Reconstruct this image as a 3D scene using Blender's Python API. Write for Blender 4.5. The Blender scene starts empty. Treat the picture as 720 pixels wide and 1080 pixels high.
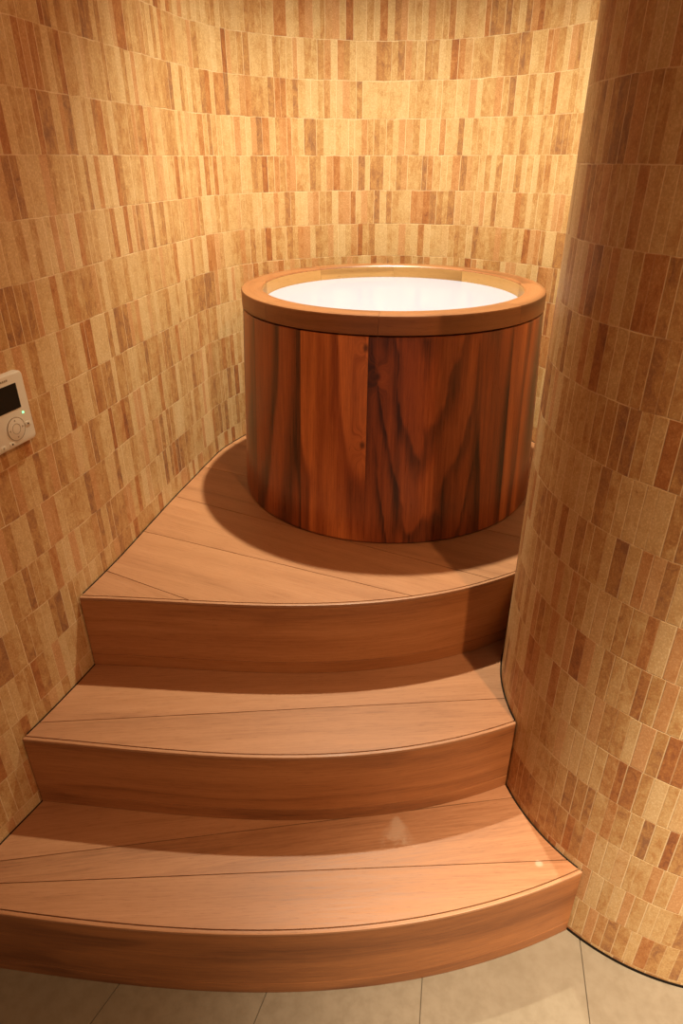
import bpy, bmesh, math, random
from mathutils import Vector, Matrix

random.seed(7)
SC = bpy.context.scene
COL = SC.collection
PI = math.pi

# ------------------------------------------------------------------ camera
cam_d = bpy.data.cameras.new('camera')
cam = bpy.data.objects.new('camera', cam_d)
COL.objects.link(cam)
SC.camera = cam
YAW, PIT, ROLL = -0.0523, 0.4965, -0.0025
fw = Vector((math.sin(YAW)*math.cos(PIT), math.cos(YAW)*math.cos(PIT), -math.sin(PIT)))
rt = Vector((math.cos(YAW), -math.sin(YAW), 0))
up = rt.cross(fw)
r2 = rt*math.cos(ROLL)+up*math.sin(ROLL)
u2 = up*math.cos(ROLL)-rt*math.sin(ROLL)
M = Matrix((r2, u2, -fw)).transposed().to_4x4()
M.translation = Vector((-0.0375, -1.6993, 1.3329))
cam.matrix_world = M
cam_d.sensor_fit = 'VERTICAL'
cam_d.sensor_height = 36.0
cam_d.sensor_width = 24.0
cam_d.lens = 689.92*36/1080
cam_d.clip_start = 0.02

# ------------------------------------------------------------------ world, lamps, exposure
w = bpy.data.worlds.new('world')
SC.world = w
w.use_nodes = True
w.node_tree.nodes['Background'].inputs[0].default_value = (1.0, 0.80, 0.60, 1)
w.node_tree.nodes['Background'].inputs[1].default_value = 0.20
SC.view_settings.view_transform = 'Standard'
SC.view_settings.look = 'None'
SC.view_settings.gamma = 1.0
SC.view_settings.use_curve_mapping = False
SC.view_settings.exposure = 0.0

CEIL = 2.42
def spot(name, loc, target, watts, color, cone, blend, rad):
    d = bpy.data.lights.new(name, 'SPOT')
    d.energy = watts
    d.color = color
    d.spot_size = math.radians(cone)
    d.spot_blend = blend
    d.shadow_soft_size = rad
    o = bpy.data.objects.new(name, d)
    COL.objects.link(o)
    o.location = loc
    o.rotation_euler = (Vector(target)-Vector(loc)).to_track_quat('-Z', 'Y').to_euler()
    return o
# recessed fittings' beams, then two added warm spots that fill walls and risers
spot('tub_downlight', (0.005, 0.03, 2.40), (0.005, 0.02, 0), 252, (1.0, 0.98, 0.74), 80, 1.0, 0.022)
spot('entry_downlight', (0.65, -1.735, 2.40), (0.62, -1.47, 0), 720, (1.0, 0.90, 0.70), 48, 1.0, 0.02)
spot('entry_fill_halo', (0.65, -1.735, 2.402), (0.61, -1.47, 0), 118, (1.0, 0.74, 0.44), 78, 1.0, 0.02)
spot('entry_fill_wide', (0.65, -1.735, 2.405), (0.61, -1.47, 0), 50, (1.0, 0.52, 0.24), 150, 0.6, 0.02)

# ------------------------------------------------------------------ node helpers
class NT:
    def __init__(s, name):
        s.m = bpy.data.materials.new(name)
        s.m.use_nodes = True
        s.t = s.m.node_tree
        s.b = s.t.nodes['Principled BSDF']
    def n(s, kind, **kw):
        x = s.t.nodes.new(kind)
        for k, v in kw.items():
            setattr(x, k, v)
        return x
    def put(s, sock, v):
        if isinstance(v, bpy.types.NodeSocket):
            s.t.links.new(v, sock)
        else:
            sock.default_value = v
    def math(s, op, a, b=0.0, c=0.0):
        x = s.n('ShaderNodeMath', operation=op)
        s.put(x.inputs[0], a)
        s.put(x.inputs[1], b)
        s.put(x.inputs[2], c)
        return x.outputs[0]
    def sep(s, v):
        x = s.n('ShaderNodeSeparateXYZ')
        s.put(x.inputs[0], v)
        return x.outputs
    def comb(s, a, b=0.0, c=0.0):
        x = s.n('ShaderNodeCombineXYZ')
        for i, v in enumerate((a, b, c)):
            s.put(x.inputs[i], v)
        return x.outputs[0]
    def white(s, v):
        x = s.n('ShaderNodeTexWhiteNoise', noise_dimensions='3D')
        s.put(x.inputs['Vector'], v)
        return x.outputs['Value']
    def noise(s, v, scale=1.0, detail=4.0, rough=0.55, dist=0.0):
        x = s.n('ShaderNodeTexNoise')
        s.put(x.inputs['Vector'], v)
        x.inputs['Scale'].default_value = scale
        x.inputs['Detail'].default_value = detail
        x.inputs['Roughness'].default_value = rough
        x.inputs['Distortion'].default_value = dist
        return x.outputs['Fac']
    def ramp(s, fac, stops, interp='LINEAR'):
        x = s.n('ShaderNodeValToRGB')
        cr = x.color_ramp
        cr.interpolation = interp
        while len(cr.elements) < len(stops):
            cr.elements.new(0.5)
        for e, (p, c) in zip(cr.elements, stops):
            e.position = p
            e.color = (c[0], c[1], c[2], 1) if not isinstance(c, float) else (c, c, c, 1)
        s.put(x.inputs[0], fac)
        return x.outputs[0]
    def mix(s, fac, a, b, mode='MIX'):
        x = s.n('ShaderNodeMix', data_type='RGBA', blend_type=mode)
        s.put(x.inputs[0], fac)
        for i, v in ((6, a), (7, b)):
            if isinstance(v, tuple):
                v = (v[0], v[1], v[2], 1)
            s.put(x.inputs[i], v)
        return x.outputs[2]
    def smooth(s, v, lo, hi, a=0.0, b=1.0):
        x = s.n('ShaderNodeMapRange', interpolation_type='SMOOTHSTEP')
        s.put(x.inputs[0], v)
        for i, q in zip((1, 2, 3, 4), (lo, hi, a, b)):
            x.inputs[i].default_value = q
        return x.outputs[0]
    def bump(s, h, strength, dist):
        x = s.n('ShaderNodeBump')
        x.inputs['Strength'].default_value = strength
        x.inputs['Distance'].default_value = dist
        s.put(x.inputs['Height'], h)
        s.put(s.b.inputs['Normal'], x.outputs[0])
    def out(s, color, rough=0.5, spec=0.5):
        s.put(s.b.inputs['Base Color'], color)
        s.put(s.b.inputs['Roughness'], rough)
        s.b.inputs['Specular IOR Level'].default_value = spec
        return s.m

def srgb(r, g, b):
    return tuple((x/255/12.92 if x/255 <= .04045 else ((x/255+.055)/1.055)**2.4) for x in (r, g, b))

def plain(name, c, rough=0.5, spec=0.5, emit=None, es=0):
    m = NT(name)
    m.out((c[0], c[1], c[2], 1), rough, spec)
    if emit:
        m.b.inputs['Emission Color'].default_value = (*emit, 1)
        m.b.inputs['Emission Strength'].default_value = es
    return m.m

# stone strip mosaic: uv.x counts strips, uv.y counts rows
def stone_tiles(name, l0, l1, base):
    m = NT(name)
    uv = m.n('ShaderNodeUVMap').outputs[0]
    x, y, _ = m.sep(uv)
    wob = m.math('MULTIPLY', m.math('SUBTRACT', m.noise(m.comb(m.math('MULTIPLY', x, .35), m.math('MULTIPLY', y, .2)), 1, 2), .5), .06)
    y = m.math('ADD', y, wob)
    row = m.math('FLOOR', y)
    fy = m.math('SUBTRACT', y, row)
    jit = m.white(m.comb(row, 3.3, 1.7))
    x = m.math('ADD', x, m.math('MULTIPLY', jit, 5.0))
    ix0 = m.math('FLOOR', x)
    # the joint between neighbouring strips wanders a little
    j = m.math('MULTIPLY', m.math('SUBTRACT', m.white(m.comb(m.math('ROUND', x), row, 5.1)), .5), .30)
    xj = m.math('ADD', x, j)
    ix = m.math('FLOOR', xj)
    fx = m.math('SUBTRACT', xj, ix)
    cell = m.comb(ix, row, 0.5)
    r1 = m.white(cell)
    r2 = m.white(m.comb(ix, row, 9.5))
    grp = m.white(m.comb(m.math('FLOOR', m.math('DIVIDE', ix, 5.0)), row, 21.5))
    # neighbouring strips cut from one block share a tone
    r1 = m.math('ADD', m.math('MULTIPLY', r1, .64), m.math('ADD', .02, m.math('MULTIPLY', grp, .27)))
    P = uv
    grainv = m.comb(m.math('ADD', m.math('MULTIPLY', x, .55), m.math('MULTIPLY', r2, 40)), m.math('MULTIPLY', y, 1.3), m.math('MULTIPLY', r1, 30))
    mott = m.noise(grainv, 2.4, 7, .72, .9)
    fine = m.noise(m.comb(m.math('MULTIPLY', x, 1.0), m.math('MULTIPLY', y, 3.6)), 6.5, 5, .75)
    t = m.math('ADD', r1, m.math('MULTIPLY', m.math('SUBTRACT', mott, .5), 1.35))
    big = m.noise(m.comb(m.math('MULTIPLY', x, .22), m.math('MULTIPLY', y, 1.1), 8.0), 1.6, 4, .6, .8)
    t = m.math('ADD', t, m.math('MULTIPLY', m.math('SUBTRACT', big, .5), .5))
    col = m.ramp(t, [(.05, (.81, .585, .315)), (.34, (.745, .505, .245)), (.52, (.67, .418, .182)), (.68, (.59, .318, .120)),
                     (.84, (.48, .240, .096)), (1.0, (.35, .168, .082))])
    pink = m.mix(m.smooth(r2, .72, .9), col, m.mix(.8, col, (.86, .62, .52), 'MULTIPLY'))
    col = m.mix(m.smooth(fine, .46, .66), m.mix(1.0, pink, (.78, .69, .61), 'MULTIPLY'), pink)
    pits = m.noise(m.comb(m.math('MULTIPLY', x, .9), m.math('MULTIPLY', y, 2.4), 4.0), 5.0, 4, .7, 1.0)
    col = m.mix(m.smooth(pits, .62, .74), col, m.mix(1.0, col, (.55, .43, .36), 'MULTIPLY'))
    # joints
    dx = m.math('MINIMUM', fx, m.math('SUBTRACT', 1.0, fx))
    ej = m.math('ROUND', xj)
    ev = m.white(m.comb(ej, row, 33.0))
    dy = m.math('MINIMUM', fy, m.math('SUBTRACT', 1.0, fy))
    er = m.noise(m.comb(m.math('MULTIPLY', x, .25), m.math('ROUND', y), 7.0), 1.0, 2)
    gx = m.math('MULTIPLY', m.smooth(dx, .022, .065, 1.0, 0.0), m.smooth(ev, l0, l1, base, 1.0))
    gy = m.math('MULTIPLY', m.smooth(dy, .005, .014, 1.0, 0.0), m.smooth(er, .38, .62, .08, 1.0))
    g = m.math('MAXIMUM', gx, gy)
    col = m.mix(m.math('MULTIPLY', g, .72), col, (0.845, 0.627, 0.368))
    hgt = m.math('SUBTRACT', m.math('ADD', m.math('MULTIPLY', mott, .35), m.math('MULTIPLY', r2, .25)), m.math('MULTIPLY', g, .8))
    m.bump(hgt, .35, .0022)
    return m.out(col, m.smooth(mott, .2, .8, .42, .62), .35)

# wood: uv.x runs along the grain (metres), uv.y across it; 'tone' is a value per board
def wood(name, dark, mid, light, rough=(.35, .5), rings=7.0, spec=.4, fine_amt=.35, ring_amt=.45, stain=False, knots=(), tone_amt=.5, band_amt=.8, figure=None):
    m = NT(name)
    uv = m.n('ShaderNodeUVMap').outputs[0]
    at = m.n('ShaderNodeAttribute', attribute_name='tone')
    tone = at.outputs['Fac']
    x, y, _ = m.sep(uv)
    off = m.math('MULTIPLY', tone, 37.0)
    yy = y
    for (kx, ky, kr) in knots:
        d = m.math('SQRT', m.math('ADD', m.math('POWER', m.math('MULTIPLY', m.math('SUBTRACT', x, kx), .55), 2.0), m.math('POWER', m.math('SUBTRACT', y, ky), 2.0)))
        pull = m.math('MULTIPLY', m.smooth(d, 0.0, kr*5.0, 1.0, 0.0), .028)
        yy = m.math('ADD', yy, m.math('MULTIPLY', pull, m.math('SIGN', m.math('SUBTRACT', y, ky))))
    big = m.noise(m.comb(m.math('MULTIPLY', x, 1.0), m.math('MULTIPLY', yy, 5.0), off), 1.0, 2.0, .45, .25)
    rg = m.math('ADD', m.math('MULTIPLY', big, rings), m.math('MULTIPLY', yy, 6.0))
    fr = m.math('FRACT', rg)
    ring = m.math('MULTIPLY', m.smooth(fr, .0, .78), m.smooth(fr, .78, 1.0, 1.0, 0.0))
    ring = m.math('POWER', ring, 3.0)
    if figure:
        fy, fh, fw_, curve = figure
        dy = m.math('SUBTRACT', y, fy)
        warp = m.noise(m.comb(m.math('MULTIPLY', x, 5.0), m.math('MULTIPLY', y, 14.0), 2.0), 1.0, 3, .5)
        q = m.math('SUBTRACT', x, m.math('MULTIPLY', m.math('POWER', m.math('ABSOLUTE', dy), 2.0), curve))
        q = m.math('ADD', m.math('MULTIPLY', q, 4.2), m.math('MULTIPLY', warp, 1.6))
        fq = m.math('FRACT', q)
        ln = m.math('MULTIPLY', m.math('POWER', m.smooth(fq, .0, .86), 3.0), m.smooth(fq, .86, 1.0, 1.0, 0.0))
        inside = m.math('MULTIPLY', m.smooth(m.math('ABSOLUTE', dy), fw_*.75, fw_, 1.0, 0.0), m.smooth(x, fh-.04, fh, 1.0, .0))
        ring = m.math('ADD', m.math('MULTIPLY', ring, m.math('SUBTRACT', 1.0, inside)), m.math('MULTIPLY', ln, m.math('MULTIPLY', inside, .75)))
    band = m.noise(m.comb(m.math('MULTIPLY', x, .9), m.math('MULTIPLY', yy, 26.0), off), 1.0, 4, .6, .2)
    fib = m.noise(m.comb(m.math('MULTIPLY', x, 14.0), m.math('MULTIPLY', yy, 330.0), off), 1.0, 4, .65)
    pore = m.noise(m.comb(m.math('MULTIPLY', x, 42.0), m.math('MULTIPLY', yy, 900.0), off), 1.0, 2, .5)
    t = m.math('ADD', .5, m.math('MULTIPLY', m.math('SUBTRACT', band, .5), band_amt))
    t = m.math('SUBTRACT', t, m.math('MULTIPLY', ring, ring_amt))
    t = m.math('ADD', t, m.math('MULTIPLY', m.math('SUBTRACT', fib, .5), fine_amt))
    t = m.math('ADD', t, m.math('MULTIPLY', m.math('SUBTRACT', tone, .5), tone_amt))
    col = m.ramp(t, [(.05, dark), (.48, mid), (.9, light)])
    col = m.mix(m.smooth(pore, .60, .72, 0.0, .55), col, m.mix(1.0, col, (.55, .45, .40), 'MULTIPLY'))
    for (kx, ky, kr) in knots:
        d = m.math('SQRT', m.math('ADD', m.math('POWER', m.math('MULTIPLY', m.math('SUBTRACT', x, kx), .7), 2.0), m.math('POWER', m.math('SUBTRACT', y, ky), 2.0)))
        dn = m.math('ADD', d, m.math('MULTIPLY', m.math('SUBTRACT', band, .5), kr*.8))
        col = m.mix(m.smooth(dn, kr*.3, kr*1.6, .75, 0.0), col, tuple(c*.5 for c in dark))
    rg_ = m.smooth(fib, .2, .8, rough[0], rough[1])
    if stain:
        p = m.n('ShaderNodeNewGeometry').outputs['Position']
        px, py, pz = m.sep(p)
        nz = m.noise(p, 45.0, 4, .65, .5)
        # pale dried splash, narrow at the back and wide at the front
        ty = m.math('DIVIDE', m.math('SUBTRACT', -.838, py), .066)
        half = m.math('ADD', .004, m.math('MULTIPLY', ty, .040))
        dx = m.math('DIVIDE', m.math('ABSOLUTE', m.math('SUBTRACT', px, .026)), half)
        msk = m.math('MULTIPLY', m.smooth(m.math('ADD', dx, m.math('SUBTRACT', nz, .5)), .25, 1.15, 1.0, 0.0),
                     m.math('MULTIPLY', m.smooth(ty, 0.0, .15), m.smooth(m.math('ADD', ty, nz), 1.25, 1.55, 1.0, 0.0)))
        col = m.mix(m.math('MULTIPLY', msk, .36), col, (.50, .36, .25))
        d = m.math('SQRT', m.math('ADD', m.math('POWER', m.math('SUBTRACT', px, .286), 2.0), m.math('POWER', m.math('SUBTRACT', py, -.928), 2.0)))
        d = m.math('ADD', d, m.math('MULTIPLY', m.math('SUBTRACT', nz, .5), .008))
        col = m.mix(m.smooth(d, .003, .009, .5, 0.0), col, (.48, .36, .26))
    m.bump(m.math('ADD', m.math('MULTIPLY', fib, .6), m.math('MULTIPLY', pore, -.5)), .18, .0006)
    return m.out(col, rg_, spec)

def floor_stone():
    m = NT('limestone floor')
    p = m.n('ShaderNodeNewGeometry').outputs['Position']
    a = m.noise(p, 3.0, 5, .6, .4)
    b = m.noise(p, 38.0, 5, .65)
    c = m.noise(p, 11.0, 4, .7, 1.2)
    col = m.ramp(a, [(.3, (.165, .122, .078)), (.7, (.215, .162, .108))])
    col = m.mix(m.smooth(b, .35, .7, 0.0, .5), col, (.135, .094, .055))
    col = m.mix(m.smooth(c, .66, .78, 0.0, .45), col, (.115, .074, .038))
    m.bump(b, .2, .001)
    return m.out(col, .62, .3)

M_TILE = stone_tiles('stone strip mosaic', .30, .95, .0)
M_TILE_COLUMN = stone_tiles('stone strip mosaic with wide joints', .0, .75, .22)
M_TREAD = wood('step timber', (.175, .064, .025), (.345, .147, .063), (.44, .200, .092), rings=3.0, ring_amt=.09, fine_amt=.7, rough=(.40, .55), tone_amt=.30, band_amt=.6)
M_TREAD_STAIN = wood('stained step timber', (.175, .064, .025), (.345, .147, .063), (.44, .200, .092), rings=3.0, ring_amt=.09, fine_amt=.7, rough=(.40, .55), stain=True, tone_amt=.30, band_amt=.6)
M_RISER = wood('riser timber', (.19, .062, .020), (.385, .140, .044), (.50, .205, .072), rings=4.0, ring_amt=.20, fine_amt=.8, rough=(.40, .55), tone_amt=.3)
M_TUB = wood('oiled tub timber', (.055, .012, .004), (.32, .074, .018), (.70, .215, .054), rings=4.5, ring_amt=.38, fine_amt=.45, rough=(.26, .4), spec=.5,
             knots=((.450, 1.687, .006), (.240, 1.684, .006), (.392, -.612, .006)), tone_amt=.75, band_amt=1.05, figure=(-.505, .50, .125, 34.0))
M_RIM = wood('rim timber', (.085, .026, .008), (.25, .092, .032), (.35, .142, .054), rings=4.0, ring_amt=.30, fine_amt=.4, rough=(.3, .42), tone_amt=.6)
M_LINER = wood('pale liner timber', (.25, .118, .036), (.44, .225, .076), (.52, .29, .11), rings=3.0, ring_amt=.35, fine_amt=.3, rough=(.3, .42), tone_amt=.5)
M_FLOOR = floor_stone()
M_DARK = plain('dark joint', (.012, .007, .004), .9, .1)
M_GROUT = plain('floor grout', (.125, .092, .06), .9, .1)
M_CEIL = plain('ceiling plaster', (.62, .47, .32), .9, .1)
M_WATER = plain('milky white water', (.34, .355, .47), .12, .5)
M_PANEL = plain('ivory plastic', (.72, .62, .48), .4, .4)
M_SCREEN = plain('dark display', (.012, .012, .009), .3, .4)
M_MARK = plain('panel marking', (.33, .25, .17), .5, .3)
M_MARKD = plain('dark panel marking', (.08, .06, .045), .5, .3)
M_LED = plain('green indicator', (.1, .8, .25), .4, .3, (.25, 1.0, .40), 2.2)

# ------------------------------------------------------------------ object helpers
def link(name, bm, mat, parent=None, smooth=False, angle=None):
    me = bpy.data.meshes.new(name)
    bmesh.ops.recalc_face_normals(bm, faces=bm.faces)
    bm.to_mesh(me)
    bm.free()
    me.materials.append(mat)
    if smooth:
        for p in me.polygons:
            p.use_smooth = True
    if angle:
        me.set_sharp_from_angle(angle=math.radians(angle))
    o = bpy.data.objects.new(name, me)
    COL.objects.link(o)
    if parent:
        o.parent = parent
    return o
def empty(name, loc, label, cat, group=None):
    o = bpy.data.objects.new(name, None)
    COL.objects.link(o)
    o.location = loc
    o.empty_display_size = .1
    o['label'] = label
    o['category'] = cat
    if group:
        o['group'] = group
    return o
def layers(bm):
    return bm.loops.layers.uv.new('UVMap'), bm.faces.layers.float.new('tone')

# ------------------------------------------------------------------ plan of the curved walls
def catmull(pts, n=14):
    out = []
    P = [Vector(p) for p in pts]
    for i in range(1, len(P)-2):
        a, b, c, d = P[i-1:i+3]
        for k in range(n):
            t = k/n
            out.append(.5*((2*b)+(c-a)*t+(2*a-5*b+4*c-d)*t*t+(3*b-a-3*c+d)*t*t*t))
    out.append(P[-2])
    return out
CC, CR = Vector((.6177, -.6657)), .3727          # the bulging right wall
AR = CC.length-CR                                 # alcove arc about the tub, tangent to it
def arc(a):
    return (AR*math.cos(math.radians(a)), AR*math.sin(math.radians(a)))
left_pts = [(-1.75, -2.6), (-1.40, -2.1), (-1.10, -1.66), (-.935, -1.40), (-.835, -1.20), (-.771, -1.05), (-.728, -.93), (-.684, -.81), (-.640, -.65),
            (-.608, -.49), (-.585, -.33), (-.564, -.18), (-.544, -.06), (-.524, .06), (-.500, .17)]
a_end = math.degrees(math.atan2(CC.y, CC.x))
arc_angles = list(range(145, int(a_end)+2, -5))
WL = catmull(left_pts+[arc(a) for a in arc_angles[:3]], 14)[:]
k0 = 145
WL_left = WL[:-1]
n_arc = 130
WL_arc = [Vector(arc(135+(a_end-135)*i/n_arc)) for i in range(n_arc+1)]
# drop the catmull points beyond the arc start
WL_left = [p for p in WL_left if not (p.y > .2 and math.degrees(math.atan2(p.y, p.x)) < 135.5)]
a0 = math.degrees(math.atan2(-CC.y, -CC.x))       # direction column centre -> tangent point
n_col = 120
WL_col = [CC+CR*Vector((math.cos(math.radians(a0+(270-a0 % 360)*i/n_col)), math.sin(math.radians(a0+(270-a0 % 360)*i/n_col)))) for i in range(1, n_col+1)]
WL_end = [Vector((CC.x+.06*i, CC.y-CR)) for i in range(1, 26)]
iA = len(WL_left)
WALL = WL_left+WL_arc+WL_col+WL_end
iB = len(WL_left)+n_arc
ARCL = [0.0]
for a, b in zip(WALL, WALL[1:]):
    ARCL.append(ARCL[-1]+(b-a).length)
def normal_in(i):                                  # towards the room
    a, b = WALL[max(0, i-1)], WALL[min(len(WALL)-1, i+1)]
    d = (b-a).normalized()
    return Vector((d.y, -d.x))
STRIP, ROW = .0191, .0937
def wall(name, i0, i1, zoff, z0=0.0, mat=None):
    bm = bmesh.new()
    uvl, tl = layers(bm)
    th = .07
    vs = []
    for i in range(i0, i1+1):
        p, n = WALL[i], normal_in(i)
        q = p-n*th
        vs.append([bm.verts.new((p.x, p.y, z0)), bm.verts.new((p.x, p.y, CEIL)), bm.verts.new((q.x, q.y, CEIL)), bm.verts.new((q.x, q.y, z0)), ARCL[i]])
    for a, b in zip(vs, vs[1:]):
        for k in range(4):
            k2 = (k+1) % 4
            f = bm.faces.new((a[k], b[k], b[k2], a[k2]))
            f.smooth = k == 0
            for lp in f.loops:
                s = a[4] if lp.vert in a[:4] else b[4]
                lp[uvl].uv = (s/STRIP, (lp.vert.co.z-zoff)/ROW)
    bm.faces.new(vs[0][:4])
    bm.faces.new(vs[-1][:4][::-1])
    o = link(name, bm, mat or M_TILE)
    o['kind'] = 'structure'
    o.data.set_sharp_from_angle(angle=math.radians(30))
    return o
wall('wall_left', 0, iA, 1.338)
wall('wall_back', iA, iB, 1.338)
wall('wall_right', iB, len(WALL)-1, 1.325, .006, M_TILE_COLUMN)

# floor: big stone slabs on a grout bed
def clip(poly, pt, nrm):
    out = []
    for a, b in zip(poly, poly[1:]+poly[:1]):
        da, db = (a-pt).dot(nrm), (b-pt).dot(nrm)
        if da >= 0:
            out.append(a)
        if (da >= 0) != (db >= 0):
            out.append(a+(b-a)*(da/(da-db)))
    return out
def slab(bm, poly, z0, z1, uvl, tl, tone, ax=Vector((1, 0))):
    ay = Vector((-ax.y, ax.x))
    lo = [bm.verts.new((p.x, p.y, z0)) for p in poly]
    hi = [bm.verts.new((p.x, p.y, z1)) for p in poly]
    fs = [bm.faces.new(hi), bm.faces.new(lo[::-1])]
    n = len(poly)
    for i in range(n):
        fs.append(bm.faces.new((lo[i], lo[(i+1) % n], hi[(i+1) % n], hi[i])))
    for f in fs:
        f[tl] = tone
        for lp in f.loops:
            c = lp.vert.co.xy
            lp[uvl].uv = (c.dot(ax)+tone*3, c.dot(ay)+(z1-lp.vert.co.z)+tone*5)
def dedupe(poly, eps=1e-5):
    out = []
    for p in poly:
        if not out or (p-out[-1]).length > eps:
            out.append(p)
    if (out[0]-out[-1]).length < eps:
        out.pop()
    return out
def split(poly, lines, gap):
    """cut a plan polygon into boards along lines ordered from front to back"""
    boards, cur = [], poly
    for (p, d) in lines:
        p = Vector(p)
        d = Vector(d).normalized()
        n = Vector((-d.y, d.x))
        a = clip(cur, p-n*gap/2, -n)
        if len(a) > 2:
            boards.append((dedupe(a), d))
        cur = clip(cur, p+n*gap/2, n)
        if len(cur) < 3:
            return boards
    boards.append((dedupe(cur), Vector(lines[-1][1]).normalized() if lines else Vector((1, 0))))
    return boards

bm = bmesh.new()
uvl, tl = layers(bm)
full = [Vector((-2.2, -3.2)), Vector((2.2, -3.2)), Vector((2.2, .9)), Vector((-2.2, .9))]
cols = [full]
for (p, d) in (((.380, -.98), (.14, 1)), ((.070, -1.08), (.12, 1)), ((-.215, -1.10), (.30, 1)), ((-.49, -1.10), (.45, 1)), ((-.80, -1.10), (.5, 1)), ((.70, -1.10), (.1, 1))):
    new = []
    d = Vector(d).normalized()
    n = Vector((-d.y, d.x))
    for c in cols:
        for s in (1, -1):
            q = clip(c, Vector(p)+n*s*.0010, n*s)
            if len(q) > 2:
                new.append(dedupe(q))
    cols = new
for q in cols:
    slab(bm, q, -.03, 0, uvl, tl, random.random())
fl = link('floor', bm, M_FLOOR)
fl['kind'] = 'structure'
bm = bmesh.new()
uvl, tl = layers(bm)
slab(bm, full, -.06, -.0025, uvl, tl, .5)
g = link('trim_1', bm, M_GROUT)
g['kind'] = 'structure'
bm = bmesh.new()
uvl, tl = layers(bm)
slab(bm, full, CEIL, CEIL+.05, uvl, tl, .5)
c = link('ceiling', bm, M_CEIL)
c['kind'] = 'structure'
# dark strip painting in the shade of the gap under the bulging wall
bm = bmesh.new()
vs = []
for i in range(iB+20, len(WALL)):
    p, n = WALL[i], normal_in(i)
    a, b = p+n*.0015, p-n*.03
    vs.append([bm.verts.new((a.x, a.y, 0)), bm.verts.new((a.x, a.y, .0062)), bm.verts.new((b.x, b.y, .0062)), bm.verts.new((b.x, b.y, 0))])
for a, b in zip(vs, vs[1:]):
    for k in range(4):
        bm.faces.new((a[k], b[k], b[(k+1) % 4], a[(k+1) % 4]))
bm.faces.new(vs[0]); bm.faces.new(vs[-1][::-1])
o = link('base_gap_shade_right', bm, M_DARK)
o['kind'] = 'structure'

# ------------------------------------------------------------------ the three curved steps
ZS = [0.0, .1844, .3607, .54]
CUB = {1: (-1.0559, .1758, .3390, .1502), 2: (-.8403, .1944, .4621, .2695), 3: (-.6132, .2225, .5742, .4239)}
def F(k, x, back=0.0):
    a = CUB[k]
    x = max(-.95, min(.6, x))
    return a[0]+a[1]*x+a[2]*x*x+a[3]*x**3+back
INS = .003
WIN = [WALL[i]+normal_in(i)*INS for i in range(len(WALL))]
def WIN_I(a, b):
    return [(WIN[i], normal_in(i)) for i in range(a, b)]
def crossings(k, back=0.0):
    g = [p.y-F(k, p.x, back) for p in WIN]
    L = next(i for i in range(len(g)-1) if g[i] < 0 <= g[i+1])
    R = next(i for i in range(len(g)-2, 0, -1) if g[i] >= 0 > g[i+1])
    pl = WIN[L].lerp(WIN[L+1], g[L]/(g[L]-g[L+1]))
    pr = WIN[R].lerp(WIN[R+1], g[R]/(g[R]-g[R+1]))
    return L+1, R, pl, pr
def front(k, back=0.0, n=90):
    L, R, pl, pr = crossings(k, back)
    xs = [pl.x+(pr.x-pl.x)*i/n for i in range(n+1)]
    pts = [Vector((x, F(k, x, back))) for x in xs]
    pts[0], pts[-1] = pl, pr
    return pts
def ribbon(bm, k, prof, uvl, tl, tone):
    """prof: closed list of (inward offset, z) swept along step front k, every offset ending at the walls"""
    fr = [front(k, q[0]) for q in prof]
    n, m = len(fr[0]), len(prof)
    rows, s = [], 0.0
    for i in range(n):
        if i:
            s += (fr[0][i]-fr[0][i-1]).length
        rows.append(([bm.verts.new((fr[j][i].x, fr[j][i].y, prof[j][1])) for j in range(m)], s))
    for (a, sa), (b, sb) in zip(rows, rows[1:]):
        for j in range(m):
            j2 = (j+1) % m
            f = bm.faces.new((a[j], b[j], b[j2], a[j2]))
            f[tl] = tone
            f.smooth = True
            for lp in f.loops:
                onA = lp.vert in a
                jj = a.index(lp.vert) if onA else b.index(lp.vert)
                lp[uvl].uv = ((sa if onA else sb)+tone*3, prof[jj][1]+prof[jj][0]*.6+tone*5)
    for r in (rows[0][0], rows[-1][0][::-1]):
        f = bm.faces.new(r)
        f[tl] = tone

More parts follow.
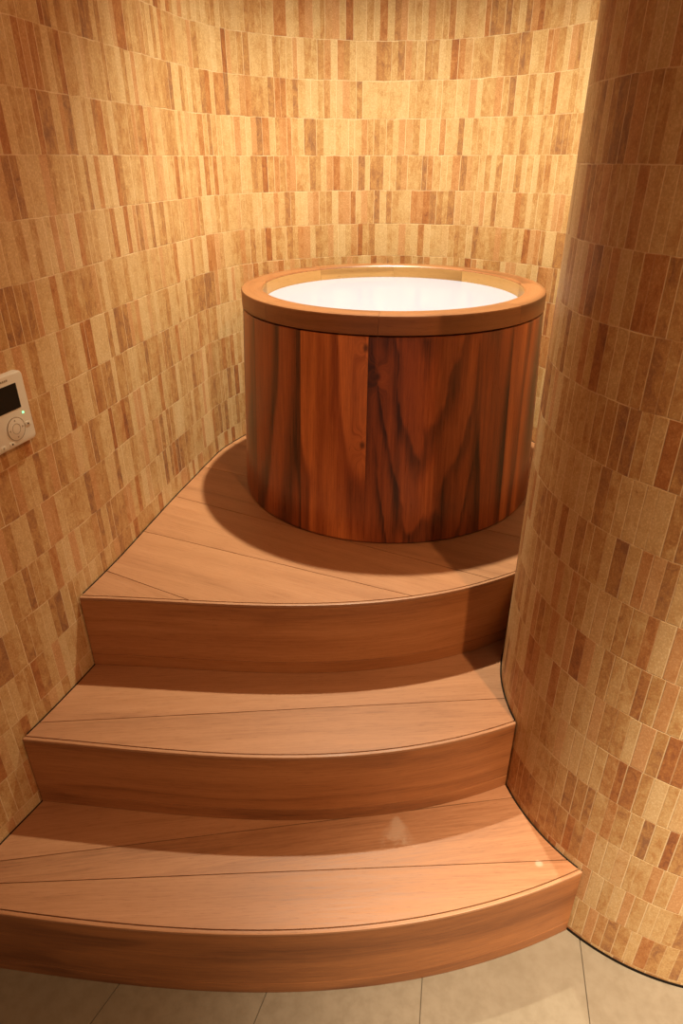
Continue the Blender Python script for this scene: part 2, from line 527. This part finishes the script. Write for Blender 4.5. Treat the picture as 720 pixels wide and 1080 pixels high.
def step(k, name, label, joints, mat, tones, riser_tone):
    z0, z1 = ZS[k-1], ZS[k]
    root = empty(name, (0, F(k, 0), z0), label, 'step')
    inv = Vector((0, -F(k, 0), -z0))
    def child(nm, bm, mt, **kw):
        for v in bm.verts:
            v.co += inv
        return link(nm, bm, mt, root, **kw)
    EW, G = .0065, .0024
    fr = front(k, EW+G)
    if k < 3:
        L, R, pl, pr = crossings(k, EW+G)
        L2, R2, pl2, pr2 = crossings(k+1, .004)
        bk = front(k+1, .004)
        poly = fr+[WIN[i] for i in range(R, R2, -1)]+bk[::-1]+[WIN[i] for i in range(L2-1, L-1, -1)]
    else:
        L, R, pl, pr = crossings(k, EW+G)
        poly = fr+[WIN[i] for i in range(R, L-1, -1)]
    poly = dedupe(poly, 1e-4)
    bm = bmesh.new()
    uvl, tl = layers(bm)
    for j, (b, d) in enumerate(split(poly, joints, .0016)):
        slab(bm, b, z1-.020, z1, uvl, tl, tones[j % len(tones)], d)
    bmesh.ops.triangulate(bm, faces=[f for f in bm.faces if len(f.verts) > 4])
    child('tread', bm, mat)
    # dark carcass seen only through the joints
    bm = bmesh.new()
    uvl, tl = layers(bm)
    slab(bm, poly, z1-.030, z1-.0205, uvl, tl, .5)
    bmesh.ops.triangulate(bm, faces=[f for f in bm.faces if len(f.verts) > 4])
    child('carcass', bm, M_DARK)
    # dark strip standing in for the shade in the gap between boards and walls
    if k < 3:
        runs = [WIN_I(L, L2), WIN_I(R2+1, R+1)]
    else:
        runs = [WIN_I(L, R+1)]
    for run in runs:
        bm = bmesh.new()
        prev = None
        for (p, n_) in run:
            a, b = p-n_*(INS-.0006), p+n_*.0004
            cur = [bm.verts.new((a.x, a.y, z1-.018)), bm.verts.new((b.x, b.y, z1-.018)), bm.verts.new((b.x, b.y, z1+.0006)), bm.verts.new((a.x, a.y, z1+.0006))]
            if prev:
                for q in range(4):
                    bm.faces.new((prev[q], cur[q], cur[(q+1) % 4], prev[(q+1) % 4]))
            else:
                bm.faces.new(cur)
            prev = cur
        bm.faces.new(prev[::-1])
        child('perimeter_gap_shade', bm, M_DARK)
    # rounded edge strip in front of a shadow groove
    bm = bmesh.new()
    uvl, tl = layers(bm)
    r = .0018
    h = .0055
    ribbon(bm, k, [(0, z1-h), (0, z1-r), (r*.3, z1-r*.3), (r, z1), (EW, z1), (EW, z1-.018), (.002, z1-.018), (.002, z1-h)], uvl, tl, .75)
    child('edge_strip', bm, M_TREAD, angle=40)
    # riser: tall board over a narrow base board
    zc = z0+.030
    for nm, lo, hi, t in (('riser', zc+.0004, z1-h-.0012, riser_tone), ('riser_base', z0+.0006, zc-.0004, riser_tone-.04)):
        bm = bmesh.new()
        uvl, tl = layers(bm)
        ribbon(bm, k, [(.0008, lo), (.0005, lo+.0004), (.0005, hi-.0004), (.0008, hi), (.018, hi), (.018, lo)], uvl, tl, t)
        child(nm, bm, M_RISER, angle=30)
    bm = bmesh.new()
    uvl, tl = layers(bm)
    ribbon(bm, k, [(.019, z0+.002), (.019, z1-.031), (.031, z1-.031), (.031, z0+.002)], uvl, tl, .5)
    child('riser_backing', bm, M_DARK)
    return root

step(1, 'curved_step', 'lowest and widest curved wooden step, rising from the stone floor',
     [((-.078, -.957), (1, .093)), ((-.62, -.955), (1, .19))], M_TREAD_STAIN, (.56, .45, .55), .08)
step(2, 'curved_step', 'middle curved wooden step between the lowest step and the tub platform',
     [((-.07, -.727), (1, .12))], M_TREAD, (.55, .66, .5), .55)
step(3, 'tub_platform', 'topmost curved wooden step, the plank platform carrying the round tub',
     [((-.614, -.531), (1, -.47)), ((-.59, -.356), (1, -.37)), ((-.555, -.173), (1, -.45)), ((-.52, .016), (1, -.43)), ((-.491, .205), (1, -.45))],
     M_TREAD, (.5, .68, .58, .48, .6, .5), .85)

# ------------------------------------------------------------------ round wooden tub
Z3 = ZS[3]
TH = .5153
R_TOP, R_BOT, R_IN, RIM_B = .3704, .3915, .3195, .4759
tub = empty('soaking_tub', (0, 0, Z3+.0012), 'round dark wooden soaking tub with a lighter orange rim on the top platform', 'tub')
def ringseg(bm, a0, a1, prof, uvl, tl, tone, n, mode, gap=0.0):
    """closed profile (r, z) swept between two angles in degrees; mode 'z' grain upright, 't' grain around"""
    rows = []
    for i in range(n+1):
        a = math.radians(a0+(a1-a0)*i/n)
        sh = 0.0
        vs = []
        for (r, z) in prof:
            aa = a
            if gap and i in (0, n):
                aa = a+(gap/r if i == 0 else -gap/r)
            vs.append(bm.verts.new((r*math.cos(aa), r*math.sin(aa), z)))
        rows.append((vs, a))
    m = len(prof)
    per = [0.0]
    for k in range(m):
        p, q = prof[k], prof[(k+1) % m]
        per.append(per[-1]+math.hypot(p[0]-q[0], p[1]-q[1]))
    for (va, aa), (vb, ab) in zip(rows, rows[1:]):
        for k in range(m):
            k2 = (k+1) % m
            f = bm.faces.new((va[k], vb[k], vb[k2], va[k2]))
            f[tl] = tone
            f.smooth = True
            for v, ang, pr, z in ((va[k], aa, per[k], prof[k][1]), (vb[k], ab, per[k], prof[k][1]), (vb[k2], ab, per[k+1], prof[k2][1]), (va[k2], aa, per[k+1], prof[k2][1])):
                for lp in f.loops:
                    if lp.vert == v:
                        lp[uvl].uv = (z, ang*.37) if mode == 'z' else (ang*.35+tone*3, pr+tone*5)
    for r in (rows[0][0], rows[-1][0][::-1]):
        f = bm.faces.new(r)
        f[tl] = tone
        for lp in f.loops:
            lp[uvl].uv = (lp.vert.co.z+tone, lp.vert.co.x)
# staves of the body: joint angles as seen, clockwise from the front
st = [-98, -45.5, -6, 34, 74, 114, 154, 182, 212, 238, 262]
tones = [.36, .56, .5, .44, .55, .48, .6, .5, .48, .78]
bm = bmesh.new()
uvl, tl = layers(bm)
bz = RIM_B-.0035
for i in range(len(st)-1):
    sub = 4
    ringseg(bm, st[i], st[i+1], [(R_BOT-.003, 0), (R_BOT, .004), (R_TOP-.0008, bz-.001), (R_TOP-.002, bz), (R_IN+.02, bz), (R_IN+.02, 0)], uvl, tl, tones[i], 12, 'z', .0002)
link('tub_body', bm, M_TUB, tub, angle=35)
# rim ring in bevelled segments
rj = [-95, -43, 4, 51, 88, 128, 175, 221, 265]
rt_ = [.42, .70, .52, .64, .58, .46, .62, .5]
bm = bmesh.new()
uvl, tl = layers(bm)
for i in range(8):
    ringseg(bm, rj[i], rj[i+1], [(R_TOP-.001, RIM_B), (R_TOP, RIM_B+.001), (R_TOP, TH-.005), (R_TOP-.0018, TH-.0012), (R_TOP-.006, TH), (R_IN+.003, TH), (R_IN, TH-.003), (R_IN, RIM_B-.02), (R_IN+.019, RIM_B-.02), (R_IN+.019, RIM_B)],
            uvl, tl, rt_[i], 14, 't', .00025)
link('tub_rim', bm, M_RIM, tub, angle=35)
bm = bmesh.new()
uvl, tl = layers(bm)
for i in range(8):
    ringseg(bm, rj[i], rj[i+1], [(R_IN-.0006, TH-.004), (R_IN-.0012, TH-.006), (R_IN-.0012, .05), (R_IN+.017, .05), (R_IN+.017, RIM_B-.022), (R_IN-.0003, RIM_B-.022), (R_IN-.0003, TH-.004)], uvl, tl, [.45, .5, .62, .5, .58, .68, .42, .5][i], 14, 't', .00025)
link('inner_lining', bm, M_LINER, tub, angle=35)
bm = bmesh.new()
uvl, tl = layers(bm)
bmesh.ops.create_circle(bm, cap_ends=True, segments=64, radius=R_IN+.01, matrix=Matrix.Translation((0, 0, .05)))
r = bmesh.ops.extrude_face_region(bm, geom=bm.faces[:])
bmesh.ops.translate(bm, verts=[v for v in r['geom'] if isinstance(v, bmesh.types.BMVert)], vec=(0, 0, -.025))
link('tub_bottom', bm, M_LINER, tub)

# water filling the tub
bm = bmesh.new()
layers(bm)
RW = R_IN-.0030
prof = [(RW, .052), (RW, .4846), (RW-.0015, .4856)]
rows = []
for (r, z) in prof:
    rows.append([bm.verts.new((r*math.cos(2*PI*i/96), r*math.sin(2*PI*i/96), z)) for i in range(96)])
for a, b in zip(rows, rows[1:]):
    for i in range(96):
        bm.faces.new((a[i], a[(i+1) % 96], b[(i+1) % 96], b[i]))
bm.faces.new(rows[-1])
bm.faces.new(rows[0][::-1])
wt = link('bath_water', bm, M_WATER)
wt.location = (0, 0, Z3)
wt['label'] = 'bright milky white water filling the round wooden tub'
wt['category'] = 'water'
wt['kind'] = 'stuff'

# ------------------------------------------------------------------ wall control panel
best = min(range(iA), key=lambda i: abs(WALL[i].y+.699))
i0 = min(range(iA), key=lambda i: abs(WALL[i].y+.639))
i1 = min(range(iA), key=lambda i: abs(WALL[i].y+.759))
pa, pb = WALL[i0], WALL[i1]
ex = Vector((pa.x-pb.x, pa.y-pb.y, 0)).normalized()        # rightwards as seen
ez = Vector((0, 0, 1))
en = ex.cross(ez)                                           # out of the wall
if en.x < 0:
    en = -en
PW, PH, PT = .120, .120, .012
org = Vector((-.6385, -.651, .963))-ex*PW/2
org += en*.0
pan = empty('control_panel', org, 'ivory water heater control panel with dark display on the left tiled wall', 'control panel')
pan.matrix_world = Matrix((ex, ez, en)).transposed().to_4x4()
pan.location = org
def rrect(wd, ht, r, n=5, cx=0, cy=0):
    pts = []
    for (sx, sy, a) in ((1, 1, 0), (-1, 1, 90), (-1, -1, 180), (1, -1, 270)):
        for i in range(n+1):
            t = math.radians(a+90*i/n)
            pts.append((cx+sx*(wd/2-r)+r*math.cos(t), cy+sy*(ht/2-r)+r*math.sin(t)))
    return pts
def plate(bm, pts, z0, z1, bev=0.0):
    cx = sum(p[0] for p in pts)/len(pts)
    cy = sum(p[1] for p in pts)/len(pts)
    def ring(z, k):
        return [bm.verts.new((cx+(p[0]-cx)*k, cy+(p[1]-cy)*k, z)) for p in pts]
    size = max(abs(p[0]-cx) for p in pts)
    rs = [ring(z0, 1), ring(z1-bev, 1)]
    if bev:
        rs += [ring(z1-bev*.3, 1-bev*.35/size), ring(z1, 1-bev/size)]
    n = len(pts)
    for a, b in zip(rs, rs[1:]):
        for i in range(n):
            f = bm.faces.new((a[i], a[(i+1) % n], b[(i+1) % n], b[i]))
            f.smooth = True
    bm.faces.new(rs[-1])
    bm.faces.new(rs[0][::-1])
bm = bmesh.new()
plate(bm, rrect(PW, PH, .007), -.004, PT, .003)
link('panel_case', bm, M_PANEL, pan, angle=50)
bm = bmesh.new()
plate(bm, rrect(.086, .042, .0008, 3, -.003, .0225), PT-.001, PT+.0006)
link('display', bm, M_SCREEN, pan)
bm = bmesh.new()
bmesh.ops.create_uvsphere(bm, u_segments=14, v_segments=8, radius=.0022, matrix=Matrix.Translation((.0415, -.0085, PT))@Matrix.Diagonal((1, 1, .5, 1)))
link('indicator_light', bm, M_LED, pan, smooth=True)
# tiny maker's mark above the display
bm = bmesh.new()
for k in range(5):
    plate(bm, rrect(.0030, .0032, .0006, 2, .006+k*.0042, .0515), PT-.0005, PT+.0003)
link('maker_mark', bm, M_MARK, pan)
# round navigation key: outer ring, arrows, centre
def annulus(bm, cx, cy, r0, r1, z0, z1, n=36, a0=0, a1=360):
    rows = []
    full = a1-a0 >= 360
    for i in range(n+(0 if full else 1)):
        t = math.radians(a0+(a1-a0)*i/n)
        c, s = math.cos(t), math.sin(t)
        rows.append([bm.verts.new((cx+r*c, cy+r*s, z)) for (r, z) in ((r0, z0), (r1, z0), (r1, z1), (r0, z1))])
    prs = list(zip(rows, rows[1:]+(rows[:1] if full else [])))
    for a, b in prs if full else prs[:len(rows)-1]:
        for k in range(4):
            bm.faces.new((a[k], b[k], b[(k+1) % 4], a[(k+1) % 4]))
    if not full:
        bm.faces.new(rows[0]); bm.faces.new(rows[-1][::-1])
nav = bmesh.new()
plate(nav, [(.018+.0195*math.cos(2*PI*i/32), -.030+.0195*math.sin(2*PI*i/32)) for i in range(32)], PT-.001, PT+.0010, .0006)
kn = link('navigation_key', nav, M_PANEL, pan, angle=50)
bm = bmesh.new()
annulus(bm, .018, -.030, .0191, .0199, PT, PT+.0012)
annulus(bm, .018, -.030, .0085, .0091, PT, PT+.0013)
for (dx, dy) in ((0, .0142), (0, -.0142), (.0142, 0), (-.0142, 0)):
    q = [(.018+dx+.0022*math.cos(math.atan2(dy, dx)+2*PI*i/3), -.030+dy+.0022*math.sin(math.atan2(dy, dx)+2*PI*i/3)) for i in range(3)]
    plate(bm, q, PT, PT+.0013)
link('key_marking', bm, M_MARK, kn)
for (cx, cy, mt) in ((.046, -.030, M_MARKD), (-.030, -.020, M_MARK), (-.030, -.042, M_MARK), (.002, -.052, M_MARKD), (-.018, -.052, M_MARK)):
    bm = bmesh.new()
    plate(bm, rrect(.012, .008, .003, 4, cx, cy), PT-.001, PT+.0009, .0004)
    b = link('button', bm, M_PANEL, pan, angle=50)
    bm = bmesh.new()
    plate(bm, rrect(.0034, .0030, .0008, 2, cx, cy), PT, PT+.0013)
    link('button_mark', bm, mt, b)
